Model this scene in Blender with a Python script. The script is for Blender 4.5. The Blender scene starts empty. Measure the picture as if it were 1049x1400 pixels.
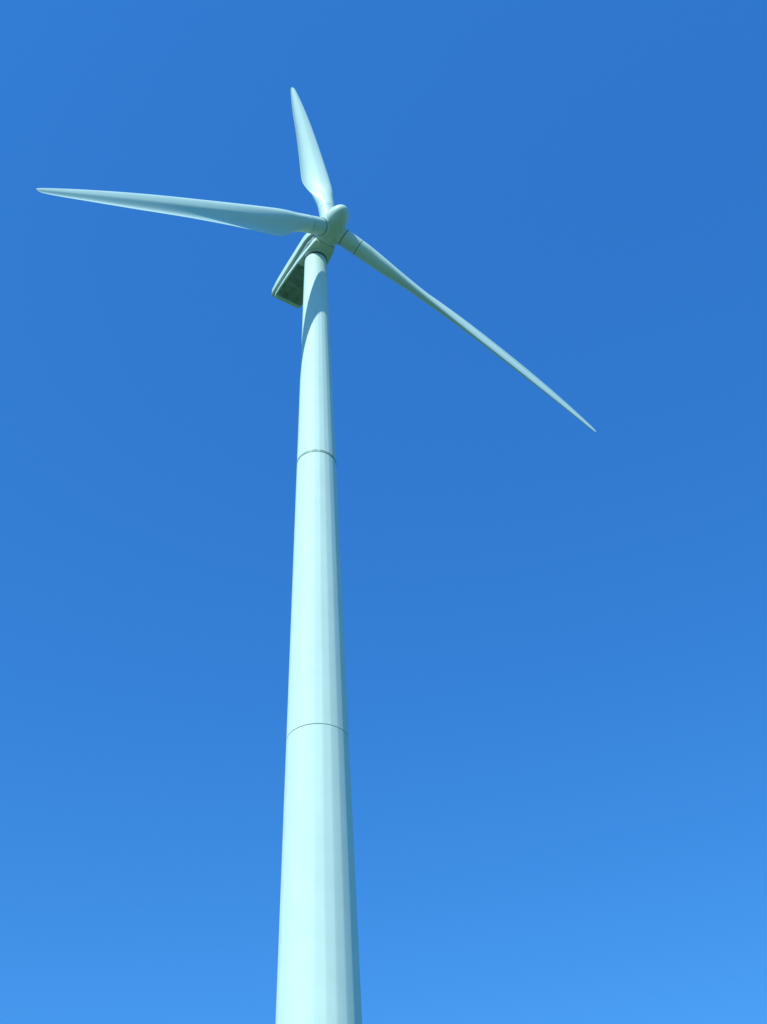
import bpy, bmesh, math, random
from mathutils import Vector, Matrix

random.seed(7)
sc = bpy.context.scene
R = math.radians
PI = math.pi

# ------------------------------------------------------------------ camera
EYE = 1.6
FOCAL_PX, PITCH, ROLL = 1564.71, 0.7824, -0.0623
cam_data = bpy.data.cameras.new('camera')
cam_data.sensor_fit = 'VERTICAL'
cam_data.sensor_height = 36.0
cam_data.sensor_width = 27.0
cam_data.lens = FOCAL_PX / 1400.0 * 36.0
cam_data.clip_start = 0.1
cam_data.clip_end = 20000.0
cam = bpy.data.objects.new('camera', cam_data)
sc.collection.objects.link(cam)
fw = Vector((0, math.cos(PITCH), math.sin(PITCH)))
rt0 = Vector((1, 0, 0))
up0 = rt0.cross(fw)
rt = math.cos(ROLL) * rt0 + math.sin(ROLL) * up0
up = -math.sin(ROLL) * rt0 + math.cos(ROLL) * up0
m = Matrix((rt, up, -fw)).transposed().to_4x4()
m.translation = Vector((0, 0, EYE))
cam.matrix_world = m
sc.camera = cam

# ------------------------------------------------------------------ daylight
SUN_DIR = Vector((-0.3241, -0.5779, 0.7490)).normalized()     # towards the sun: behind the camera, to its left, 48 degrees up
sun_el = math.asin(SUN_DIR.z)
sun_az = math.atan2(SUN_DIR.x, SUN_DIR.y)                # clockwise from +Y

world = bpy.data.worlds.new('World')
sc.world = world
world.use_nodes = True
nt = world.node_tree
nt.nodes.clear()
sky = nt.nodes.new('ShaderNodeTexSky')
sky.sky_type = 'NISHITA'
sky.sun_disc = False
sky.sun_elevation = sun_el
sky.sun_rotation = sun_az
sky.altitude = 60
sky.air_density = 1.0
sky.dust_density = 0.3
sky.ozone_density = 2.0
grade = nt.nodes.new('ShaderNodeMix')                    # the camera's cool white balance, the same in every direction
grade.data_type = 'RGBA'
grade.blend_type = 'MULTIPLY'
grade.inputs[0].default_value = 1.0
SKY_GAMMA = (1.0, 0.76, 0.58)                            # and its soft response to bright blue
grade.inputs[7].default_value = (0.29, 1.10, 2.56, 1.0)
bg = nt.nodes.new('ShaderNodeBackground')
bg.inputs['Strength'].default_value = 0.15
wo = nt.nodes.new('ShaderNodeOutputWorld')
sep = nt.nodes.new('ShaderNodeSeparateColor')
comb = nt.nodes.new('ShaderNodeCombineColor')
nt.links.new(sky.outputs[0], sep.inputs[0])
for i_, g_ in enumerate(SKY_GAMMA):
    pw = nt.nodes.new('ShaderNodeMath')
    pw.operation = 'POWER'
    pw.inputs[1].default_value = g_
    nt.links.new(sep.outputs[i_], pw.inputs[0])
    nt.links.new(pw.outputs[0], comb.inputs[i_])
nt.links.new(comb.outputs[0], grade.inputs[6])
nt.links.new(grade.outputs[2], bg.inputs['Color'])
nt.links.new(bg.outputs[0], wo.inputs['Surface'])

sun_data = bpy.data.lights.new('sun', 'SUN')
sun_data.energy = 4.95
sun_data.angle = R(0.53)
sun_data.color = (0.80, 1.0, 0.88)
sun = bpy.data.objects.new('sun', sun_data)
sun.rotation_euler = SUN_DIR.to_track_quat('Z', 'Y').to_euler()
sun.location = (-60, -110, 130)
sc.collection.objects.link(sun)

sc.view_settings.view_transform = 'Standard'
sc.view_settings.look = 'None'
sc.view_settings.exposure = 0.0
sc.view_settings.gamma = 1.0
sc.view_settings.use_curve_mapping = False

# ------------------------------------------------------------------ materials
def paint(name, col, rough=0.42, dirt=0.06, scale=0.6, streak=6.0, bump=0.0, coat=0.0):
    """Weathered paint: soft mottling plus faint streaks down the length of the piece."""
    mt = bpy.data.materials.new(name)
    mt.use_nodes = True
    n = mt.node_tree
    b = n.nodes['Principled BSDF']
    tc = n.nodes.new('ShaderNodeTexCoord')
    mp = n.nodes.new('ShaderNodeMapping')
    mp.inputs['Scale'].default_value = (scale * streak, scale * streak, scale * 0.35)
    n1 = n.nodes.new('ShaderNodeTexNoise')
    n1.inputs['Scale'].default_value = 0.5
    n1.inputs['Detail'].default_value = 5
    n2 = n.nodes.new('ShaderNodeTexNoise')
    n2.inputs['Scale'].default_value = scale
    n2.inputs['Detail'].default_value = 6
    n2.inputs['Roughness'].default_value = 0.6
    add = n.nodes.new('ShaderNodeMath'); add.operation = 'ADD'
    rm = n.nodes.new('ShaderNodeMapRange')
    rm.inputs['From Min'].default_value = 0.75
    rm.inputs['From Max'].default_value = 1.3
    mx = n.nodes.new('ShaderNodeMix'); mx.data_type = 'RGBA'
    mx.inputs[6].default_value = (*col, 1)
    mx.inputs[7].default_value = (col[0] * (1 - dirt * 1.2), col[1] * (1 - dirt), col[2] * (1 - dirt * 1.1), 1)
    n.links.new(tc.outputs['Object'], mp.inputs['Vector'])
    n.links.new(mp.outputs[0], n1.inputs['Vector'])
    n.links.new(tc.outputs['Object'], n2.inputs['Vector'])
    n.links.new(n1.outputs['Fac'], add.inputs[0])
    n.links.new(n2.outputs['Fac'], add.inputs[1])
    n.links.new(add.outputs[0], rm.inputs['Value'])
    n.links.new(rm.outputs[0], mx.inputs[0])
    n.links.new(mx.outputs[2], b.inputs['Base Color'])
    b.inputs['Roughness'].default_value = rough
    b.inputs['Specular IOR Level'].default_value = 0.28
    b.inputs['Coat Weight'].default_value = coat
    if bump:
        bp = n.nodes.new('ShaderNodeBump')
        bp.inputs['Strength'].default_value = bump
        bp.inputs['Distance'].default_value = 0.02
        n.links.new(n2.outputs['Fac'], bp.inputs['Height'])
        n.links.new(bp.outputs[0], b.inputs['Normal'])
    return mt

M_TOWER = paint('tower_paint', (0.71, 0.79, 0.74), rough=0.68, dirt=0.07, scale=0.4)
M_BLADE = paint('blade_gelcoat', (0.70, 0.80, 0.75), rough=0.45, dirt=0.05, scale=0.5, streak=1.5)
M_HUB = paint('hub_gelcoat', (0.66, 0.76, 0.70), rough=0.45, dirt=0.10, scale=1.1, streak=1.0)
M_NAC = paint('nacelle_gelcoat', (0.66, 0.76, 0.70), rough=0.45, dirt=0.12, scale=0.9, streak=1.0)
M_BAND = paint('joint_band_shade', (0.26, 0.31, 0.31), rough=0.6, dirt=0.2, scale=2.0, streak=1.0)  # shade under the roof shell's overhang put into the grey; the vent shares it
M_BELLY = paint('nacelle_belly_shade', (0.36, 0.43, 0.38), rough=0.6, dirt=0.6, scale=1.0, streak=1.0)  # shell colour darkened, with the shade of the underside painted in
M_FLANGE = paint('flange_steel', (0.40, 0.48, 0.47), rough=0.55, dirt=0.6, scale=3.0, streak=1.0)
M_COLLAR = paint('collar_paint', (0.56, 0.65, 0.61), rough=0.6, dirt=0.6, scale=3.0, streak=1.0)
M_SEAL = paint('rubber_seal', (0.07, 0.10, 0.11), rough=0.7, dirt=0.3, scale=3.0, streak=1.0)

def grass_material():
    mt = bpy.data.materials.new('meadow_grass')
    mt.use_nodes = True
    n = mt.node_tree
    b = n.nodes['Principled BSDF']
    tc = n.nodes.new('ShaderNodeTexCoord')
    n1 = n.nodes.new('ShaderNodeTexNoise'); n1.inputs['Scale'].default_value = 0.03; n1.inputs['Detail'].default_value = 8
    n2 = n.nodes.new('ShaderNodeTexNoise'); n2.inputs['Scale'].default_value = 2.5; n2.inputs['Detail'].default_value = 8
    cr = n.nodes.new('ShaderNodeValToRGB')
    cr.color_ramp.elements[0].position = 0.35
    cr.color_ramp.elements[0].color = (0.06, 0.13, 0.065, 1)
    cr.color_ramp.elements[1].position = 0.68
    cr.color_ramp.elements[1].color = (0.10, 0.18, 0.09, 1)
    mx = n.nodes.new('ShaderNodeMix'); mx.data_type = 'RGBA'; mx.blend_type = 'MULTIPLY'
    mx.inputs[0].default_value = 0.5
    bp = n.nodes.new('ShaderNodeBump'); bp.inputs['Strength'].default_value = 0.6; bp.inputs['Distance'].default_value = 0.08
    n.links.new(tc.outputs['Object'], n1.inputs['Vector'])
    n.links.new(tc.outputs['Object'], n2.inputs['Vector'])
    n.links.new(n1.outputs['Fac'], cr.inputs['Fac'])
    n.links.new(cr.outputs[0], mx.inputs[6])
    n.links.new(n2.outputs['Color'], mx.inputs[7])
    n.links.new(mx.outputs[2], b.inputs['Base Color'])
    n.links.new(n2.outputs['Fac'], bp.inputs['Height'])
    n.links.new(bp.outputs[0], b.inputs['Normal'])
    b.inputs['Roughness'].default_value = 0.95
    b.inputs['Specular IOR Level'].default_value = 0.1
    return mt

# ------------------------------------------------------------------ helpers
def mesh_obj(name, verts, faces, mat, parent=None, smooth=True, sharp_deg=None, matrix=None):
    me = bpy.data.meshes.new(name)
    me.from_pydata([tuple(v) for v in verts], [], faces)
    me.validate()
    bm = bmesh.new()
    bm.from_mesh(me)
    bmesh.ops.recalc_face_normals(bm, faces=bm.faces)
    for f in bm.faces:
        f.smooth = smooth
    if sharp_deg is not None:
        for e in bm.edges:
            if len(e.link_faces) == 2 and e.calc_face_angle(0) > R(sharp_deg):
                e.smooth = False
    bm.to_mesh(me)
    bm.free()
    me.materials.append(mat)
    o = bpy.data.objects.new(name, me)
    sc.collection.objects.link(o)
    if parent:
        o.parent = parent
    if matrix is not None:
        o.matrix_basis = matrix
    return o

def loft(rings, cap_start=True, cap_end=True, closed=False):
    """rings: lists of equal length of Vectors -> verts, faces."""
    n = len(rings[0])
    verts = [p for r in rings for p in r]
    faces = []
    m_ = len(rings)
    for i in range(m_ if closed else m_ - 1):
        a_, b_ = i * n, ((i + 1) % m_) * n
        for j in range(n):
            k = (j + 1) % n
            faces.append((a_ + j, a_ + k, b_ + k, b_ + j))
    if not closed:
        if cap_start:
            faces.append(tuple(range(n - 1, -1, -1)))
        if cap_end:
            faces.append(tuple((m_ - 1) * n + j for j in range(n)))
    return verts, faces

def ring_z(r, z, n, off=0.0, cx=0, cy=0):
    return [Vector((cx + r * math.cos(off + 2 * PI * j / n), cy + r * math.sin(off + 2 * PI * j / n), z)) for j in range(n)]

def revolve(profile, n, off=0.0, **kw):
    return loft([ring_z(r, z, n, off) for r, z in profile], **kw)

# ------------------------------------------------------------------ ground (below the frame; its green light reaches the undersides)
def build_ground():
    verts, faces = [], []
    radii = [0.0, 4, 9, 16, 26, 40, 60, 90, 130, 190, 280, 420, 640, 1000, 1600, 2600, 4200, 7000]
    n = 72
    cx, cy = -6.8, 81.9
    verts.append(Vector((cx, cy, 0)))
    for i, r in enumerate(radii[1:]):
        for j in range(n):
            t = 2 * PI * j / n
            x, y = cx + r * math.cos(t), cy + r * math.sin(t)
            amp = min(1.0, max(0.0, (r - 130) / 600)) * 5.0
            z = amp * (math.sin(x * 0.0031 + 1.2) * math.cos(y * 0.0027) + 0.5 * math.sin(x * 0.0071 + y * 0.0053)) - amp * 0.6
            verts.append(Vector((x, y, z)))
    for j in range(n):
        faces.append((0, 1 + j, 1 + (j + 1) % n))
    for i in range(len(radii) - 2):
        a_ = 1 + i * n
        b_ = a_ + n
        for j in range(n):
            k = (j + 1) % n
            faces.append((a_ + j, b_ + j, b_ + k, a_ + k))
    o = mesh_obj('ground', verts, faces, grass_material())
    o['kind'] = 'structure'
    o['label'] = 'open green meadow around the foot of the wind turbine'
build_ground()

# ------------------------------------------------------------------ wind turbine
TX, TY = -6.842, 82.961            # tower axis
HUB_H = 131.65 + EYE              # height of the rotor axis above the tower axis
TOWER_TOP = HUB_H - 2.0
R_BASE, R_TOP = 3.649, 1.436
SEAM = (55.35 + EYE, 90.02 + EYE)
PSI, PHI, TILT, CONE, OVERHANG = 0.6093, -0.0902, R(4.5), R(2.0), 4.01
NF = 24                           # the tower tube is a 24-sided polygon
to_cam = math.atan2(-TY, -TX)
FACET = to_cam + R(9.0)

turbine = bpy.data.objects.new('wind_turbine', None)
turbine.location = (TX, TY, 0)
turbine.empty_display_size = 4
sc.collection.objects.link(turbine)
turbine['label'] = 'tall pale three-bladed wind turbine with a faceted tapering tower'
turbine['category'] = 'wind turbine'

def tower_r(z):
    return R_BASE + (R_TOP - R_BASE) * z / TOWER_TOP

def facet_ring(r, z):
    """24-sided ring whose folded corners are eased a little, as rolled plate is."""
    pts = []
    for j in range(NF):
        a0, a1, a2 = (FACET + 2 * PI * (j + q_) / NF for q_ in (-1, 0, 1))
        p0, p1, p2 = (Vector((r * math.cos(t), r * math.sin(t), z)) for t in (a0, a1, a2))
        e = 0.13
        pa, pb = p1.lerp(p0, e), p1.lerp(p2, e)
        pts += [pa, (pa + pb) * 0.25 + p1 * 0.5, pb]
    return pts

def tower_section(z0, z1):
    zs = [z0] + [z0 + (z1 - z0) * k / 12 for k in range(1, 12)] + [z1]
    v, f = loft([facet_ring(tower_r(z), z - z0) for z in zs])
    return mesh_obj('tower_section', v, f, M_TOWER, turbine, smooth=True, sharp_deg=40, matrix=Matrix.Translation((0, 0, z0)))

GAP = (0.085, 0.05)
sec_low = tower_section(0.25, SEAM[0] - GAP[0] / 2)
sec_mid = tower_section(SEAM[0] + GAP[0] / 2, SEAM[1] - GAP[1] / 2)
sec_top = tower_section(SEAM[1] + GAP[1] / 2, TOWER_TOP - 0.35)

def flange(z, gap, parent, z_parent):
    """Recessed joint between two tower sections."""
    r = tower_r(z)
    prof = [(r - 0.30, z - gap / 2 + 0.002), (r - 0.05, z - gap / 2 + 0.002), (r - 0.05, z + gap / 2 - 0.002), (r - 0.30, z + gap / 2 - 0.002)]
    v, f = loft([facet_ring(a_, b_ - z_parent) for a_, b_ in prof], closed=True)
    mesh_obj('flange_seam', v, f, M_FLANGE, parent, smooth=True, sharp_deg=30)

flange(SEAM[0], GAP[0], sec_low, 0.25)
flange(SEAM[1], GAP[1], sec_mid, SEAM[0] + GAP[0] / 2)
# the upper joint also has a proud collar, a shade darker than the tower
z0_ = SEAM[1] + GAP[1] / 2
prof = [(tower_r(z0_) - 0.02, 0.004), (tower_r(z0_) + 0.035, 0.004), (tower_r(z0_ + .3) + 0.035, 0.30), (tower_r(z0_ + .34) - 0.02, 0.34)]
v, f = loft([facet_ring(a_, b_) for a_, b_ in prof], closed=True)
collar = mesh_obj('flange_collar', v, f, M_COLLAR, sec_top, smooth=True, sharp_deg=30)

# foundation slab under the tower
v, f = revolve([(8.5, -0.4), (8.5, 0.05), (4.6, 0.25), (4.6, 0.249)], 48)
found = mesh_obj('foundation', v, f, paint('weathered_concrete', (0.34, 0.34, 0.32), 0.9, 0.3, 1.2, 1.0, 0.3), turbine, smooth=False)

# rotor / nacelle frame
A = Vector((math.sin(PSI) * math.cos(TILT), -math.cos(PSI) * math.cos(TILT), math.sin(TILT)))   # out of the spinner's nose
RIGHT = Vector((0, 0, 1)).cross(A).normalized()
UPV = A.cross(RIGHT)
HUB = Vector((0, 0, HUB_H)) + A * OVERHANG

def frame(x_, y_, z_, origin):
    m_ = Matrix((x_, y_, z_)).transposed().to_4x4()
    m_.translation = origin
    return m_

# yaw bearing and skirt
v, f = revolve([(R_TOP - 0.10, -0.42), (R_TOP + 0.07, -0.36), (R_TOP + 0.07, -0.17), (R_TOP - 0.10, -0.12)], 48)
yaw = mesh_obj('yaw_bearing', v, f, M_SEAL, turbine, smooth=True, sharp_deg=40, matrix=Matrix.Translation((0, 0, TOWER_TOP)))

# nacelle: local x = RIGHT, y = A (forward), z = UPV; origin on the rotor axis over the tower
def rounded(hw, zb, zt, rb, rtp, n=7):
    """closed cross-section in (x, z), counter-clockwise from bottom left."""
    pts = []
    for cx, cz, r, a0 in ((-hw + rb, zb + rb, rb, 180), (hw - rb, zb + rb, rb, 270), (hw - rtp, zt - rtp, rtp, 0), (-hw + rtp, zt - rtp, rtp, 90)):
        for k in range(n):
            t = R(a0 + 90 * k / (n - 1))
            pts.append((cx + r * math.cos(t), cz + r * math.sin(t)))
    return pts

NM = frame(RIGHT, A, UPV, Vector((0, 0, HUB_H)))
nacelle = bpy.data.objects.new('nacelle', None)
nacelle.parent = turbine
nacelle.matrix_basis = NM
sc.collection.objects.link(nacelle)

Z_BOT, Z_LIP, Z_REC, Z_TOP = -1.62, -1.00, 0.05, 2.15
HW = 2.12
def nac_loft(stations, mat, name, n=7):
    rings = []
    for (y, hw, zb, zt, rb, rtp) in stations:
        rings.append([Vector((x, y, z)) for x, z in rounded(hw, zb, zt, rb, rtp, n)])
    v, f = loft(rings)
    return mesh_obj(name, v, f, mat, nacelle, smooth=True, sharp_deg=38)

# upper shell (roof and side walls)
nac_loft([(-8.75, 1.60, Z_REC + .20, 1.15, .08, .55), (-8.62, 1.88, Z_REC + .06, 1.38, .08, .60), (-8.2, 2.06, Z_REC, 1.62, .08, .70),
          (-6.6, HW, Z_REC, 2.0, .08, .85), (-4.0, HW, Z_REC, Z_TOP, .08, .9), (0.6, HW, Z_REC, Z_TOP, .08, .9),
          (1.5, 2.0, Z_REC, 2.05, .08, .95), (2.15, 1.78, Z_REC + .05, 1.85, .08, 1.0), (2.25, 1.65, Z_REC + .1, 1.7, .08, 1.0)], M_NAC, 'roof_shell')
# recessed joint between the shells
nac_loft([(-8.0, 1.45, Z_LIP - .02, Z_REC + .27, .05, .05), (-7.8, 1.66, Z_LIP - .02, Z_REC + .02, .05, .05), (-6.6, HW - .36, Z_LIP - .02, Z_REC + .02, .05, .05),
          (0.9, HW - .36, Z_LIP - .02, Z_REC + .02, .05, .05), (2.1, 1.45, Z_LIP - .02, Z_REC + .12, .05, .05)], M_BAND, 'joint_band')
# lower shell: its belly runs down towards the tower, so the side wall gets taller to the front
def belly_z(y):
    return -1.36 - 0.52 * min(1.0, max(0.0, (y + 8.0) / 7.0))
nac_loft([(-7.98, 1.62, belly_z(-7.9) + .14, Z_LIP, .10, .05), (-7.85, 1.86, belly_z(-7.8) + .03, Z_LIP, .12, .05), (-7.4, 2.0, belly_z(-7.4), Z_LIP, .12, .05),
          (-6.0, HW - .08, belly_z(-6.0), Z_LIP, .12, .05), (-4.0, HW - .10, belly_z(-4), Z_LIP, .12, .05), (-1.8, HW - .20, belly_z(-1.8), Z_LIP, .12, .05), (-0.6, 1.80, belly_z(-.6), Z_LIP, .12, .05),
          (0.8, 1.66, belly_z(0), Z_LIP, .12, .05), (2.0, 1.50, belly_z(0) + .02, Z_LIP, .12, .05), (2.4, 1.35, belly_z(0) + .10, Z_LIP, .12, .05)],
         M_NAC, 'lower_shell')
# belly plate, 20 mm proud, with a vent opening
def slab(x0, x1, y0, y1, th):
    v = [Vector((x, y, belly_z(y) + d)) for x in (x0, x1) for y in (y0, y1) for d in (-th, .03)]
    f = [(0, 1, 3, 2), (4, 6, 7, 5), (0, 4, 5, 1), (2, 3, 7, 6), (0, 2, 6, 4), (1, 5, 7, 3)]
    return v, f
v, f = slab(-1.80, 1.80, -7.35, -5.15, .02)
mesh_obj('belly_panel', v, f, M_BELLY, nacelle, smooth=False)
v, f = slab(-1.76, 1.76, -5.10, -1.75, .02)
mesh_obj('belly_panel', v, f, M_BELLY, nacelle, smooth=False)
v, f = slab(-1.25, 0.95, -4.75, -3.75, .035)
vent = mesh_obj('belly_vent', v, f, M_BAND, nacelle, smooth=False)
for k in range(5):
    v, f = slab(-1.20, 0.90, -4.70 + k * .19, -4.64 + k * .19, .075)
    mesh_obj('slat', v, f, M_BELLY, vent, smooth=False)
# skirt that joins the nacelle belly to the tower top
v, f = loft([ring_z(1.56, -1.75, 48), ring_z(1.56, -2.10, 48), ring_z(R_TOP + .06, -2.16, 48), ring_z(R_TOP - .05, -2.17, 48)])
mesh_obj('yaw_skirt', v, f, M_NAC, nacelle, smooth=True, sharp_deg=40)
# main bearing neck between nacelle and hub
v, f = loft([[Vector((r * math.cos(2 * PI * j / 48), y, r * math.sin(2 * PI * j / 48))) for j in range(48)] for r, y in ((1.5, 1.7), (1.5, 2.6))])
mesh_obj('bearing_neck', v, f, M_SEAL, nacelle, smooth=True, sharp_deg=40)

# rotor hub: local z = A
hub_m = frame(RIGHT, UPV, A, HUB)
# RIGHT x UPV = -A ; flip x for a right-handed frame
hub_m = frame(-RIGHT, UPV, A, HUB)
prof = [(0.02, 3.60), (0.25, 3.57), (0.50, 3.46), (0.75, 3.26), (0.98, 2.98), (1.20, 2.58), (1.38, 2.10), (1.53, 1.50), (1.66, 0.80),
        (1.76, 0.0), (1.82, -0.8), (1.80, -1.35), (1.72, -1.60), (1.60, -1.66)]
v, f = revolve(prof, 64)
hub = mesh_obj('rotor_hub', v, f, M_HUB, turbine, smooth=True, sharp_deg=50, matrix=hub_m)

# ------------------------------------------------------------------ blades
BL = 44.0
#        r      chord  thick  twist  axis  round(1=circle)
STA = [(4.40, 2.26, 2.26, 20, .50, 1.0), (5.6, 2.28, 2.22, 20, .50, .95), (6.8, 2.52, 2.12, 19, .46, .75), (8.0, 2.95, 2.0, 18, .43, .50),
       (9.2, 3.55, 1.84, 17, .38, .2), (10.4, 4.02, 1.66, 15.5, .345, .06), (11.6, 4.18, 1.50, 14, .33, 0), (13.5, 4.12, 1.28, 12, .33, 0),
       (17.0, 3.92, 1.00, 8.5, .33, 0), (22.0, 3.60, 0.70, 5, .33, 0), (27.0, 3.22, 0.54, 3, .33, 0), (32.0, 2.80, 0.43, 1.5, .32, 0),
       (36.0, 2.28, 0.34, 0.5, .31, 0), (39.0, 1.80, 0.26, 0, .30, 0), (41.2, 1.38, 0.20, 0, .28, 0), (42.6, 1.06, 0.15, 0, .26, 0),
       (43.4, 0.80, 0.11, 0, .24, 0), (43.8, 0.54, 0.07, 0, .20, 0), (44.0, 0.22, 0.03, 0, .1, 0)]

def lerp_sta(r):
    for i in range(len(STA) - 1):
        if STA[i][0] <= r <= STA[i + 1][0]:
            p0 = STA[max(i - 1, 0)]; p1 = STA[i]; p2 = STA[i + 1]; p3 = STA[min(i + 2, len(STA) - 1)]
            t = (r - p1[0]) / (p2[0] - p1[0])
            out = []
            for k in range(1, 6):
                m1 = (p2[k] - p0[k]) / (p2[0] - p0[0]) * (p2[0] - p1[0])
                m2 = (p3[k] - p1[k]) / (p3[0] - p1[0]) * (p2[0] - p1[0])
                h = (2*t**3 - 3*t*t + 1) * p1[k] + (t**3 - 2*t*t + t) * m1 + (-2*t**3 + 3*t*t) * p2[k] + (t**3 - t*t) * m2
                out.append(h)
            out[4] = min(1, max(0, out[4]))
            return out
    return list(STA[-1][1:])

NP = 56
def section(r):
    c, th, tw, ax, rnd = lerp_sta(r)
    tw = R(tw)
    pts = []
    tc = th / c
    for j in range(NP):
        t = 2 * PI * j / NP
        xc = 0.5 * (1 + math.cos(t))                 # 1 at the trailing edge, 0 at the leading edge
        side = 1 if t <= PI else -1                  # + suction (downwind), - pressure (upwind)
        yt = 5 * tc * (0.2969 * math.sqrt(max(xc, 0)) - 0.1260 * xc - 0.3516 * xc**2 + 0.2843 * xc**3 - 0.1030 * xc**4)
        cam_ = 0.028 * (1 - ((xc - 0.55) / 0.55)**2 if xc > 0 else 0)
        if side < 0:
            yt *= (1 - 0.55 * max(0, (xc - 0.45) / 0.55)**0.8)      # hollow aft part of the pressure face
            y = -yt + cam_ + 0.042 * math.sin(PI * max(0, (xc - .38) / .62)**1.7)
        else:
            y = yt + cam_
        if j == 0:
            y += 0.002
        yc_ = 0.5 * tc * math.sin(t)
        y = y * (1 - rnd) + yc_ * rnd
        X = (ax - xc) * c                            # towards the leading edge
        Y = y * c                                    # towards suction side (downwind)
        # local frame: x = leading direction in the rotor plane, y = upwind (A side), z = span
        px = X * math.cos(tw) + Y * math.sin(tw)
        py = X * math.sin(tw) - Y * math.cos(tw)
        bend = -0.00122 * max(0.0, r - 4.4)**2            # bent back by the wind against the rotor's forward cone
        pts.append(Vector((px, py + bend, r)))
    return pts

rs = []
r = 4.44
while r < 43.0:
    rs.append(r)
    r += 0.42 if r < 14 else 0.9
rs += [43.0, 43.3, 43.55, 43.75, 43.88, 43.96, 44.0]
bv, bf = loft([section(x) for x in rs])

def cyl(profile, n=56):
    return loft([[Vector((a_ * math.cos(2 * PI * j / n), a_ * math.sin(2 * PI * j / n), z)) for j in range(n)] for a_, z in profile])

blade_mesh = root_mesh = ring_mesh = seal_mesh = None
for k in range(3):
    ph = PHI + k * 2 * PI / 3
    d = math.cos(CONE) * (math.cos(ph) * UPV + math.sin(ph) * RIGHT) + math.sin(CONE) * A
    et = -math.sin(ph) * UPV + math.cos(ph) * RIGHT          # way the blade turns: leading edge side
    ax = (A - A.dot(d) * d).normalized()
    # right-handed check: et x ax should be +-d
    x_ = et
    if x_.cross(ax).dot(d) < 0:
        handed = -1
    else:
        handed = 1
    mtx = frame(x_ * handed, ax, d, HUB)
    if blade_mesh is None:
        vv = [Vector((p.x * handed, p.y, p.z)) for p in bv]
        b0 = mesh_obj('blade', vv, bf, M_BLADE, turbine, smooth=True, sharp_deg=60, matrix=mtx)
        blade_mesh = b0.data
        v, f = cyl([(1.13, 1.25), (1.13, 4.36)])
        c0 = mesh_obj('blade_root', v, f, M_HUB, b0, smooth=True, sharp_deg=40)
        v, f = cyl([(1.08, 4.30), (1.08, 4.50)])
        s0 = mesh_obj('root_joint', v, f, M_SEAL, b0, smooth=True, sharp_deg=40)
        v, f = cyl([(1.22, 1.2), (1.22, 1.98), (1.15, 2.02)])
        r0 = mesh_obj('root_collar', v, f, M_HUB, b0, smooth=True, sharp_deg=40)
        v, f = cyl([(1.155, 1.9), (1.155, 2.10)])
        t0 = mesh_obj('root_seal', v, f, M_SEAL, b0, smooth=True, sharp_deg=40)
    else:
        b1 = b0.copy()
        sc.collection.objects.link(b1)
        b1.matrix_basis = mtx
        for src in (c0, s0, r0, t0):
            c1 = src.copy()
            sc.collection.objects.link(c1)
            c1.parent = b1
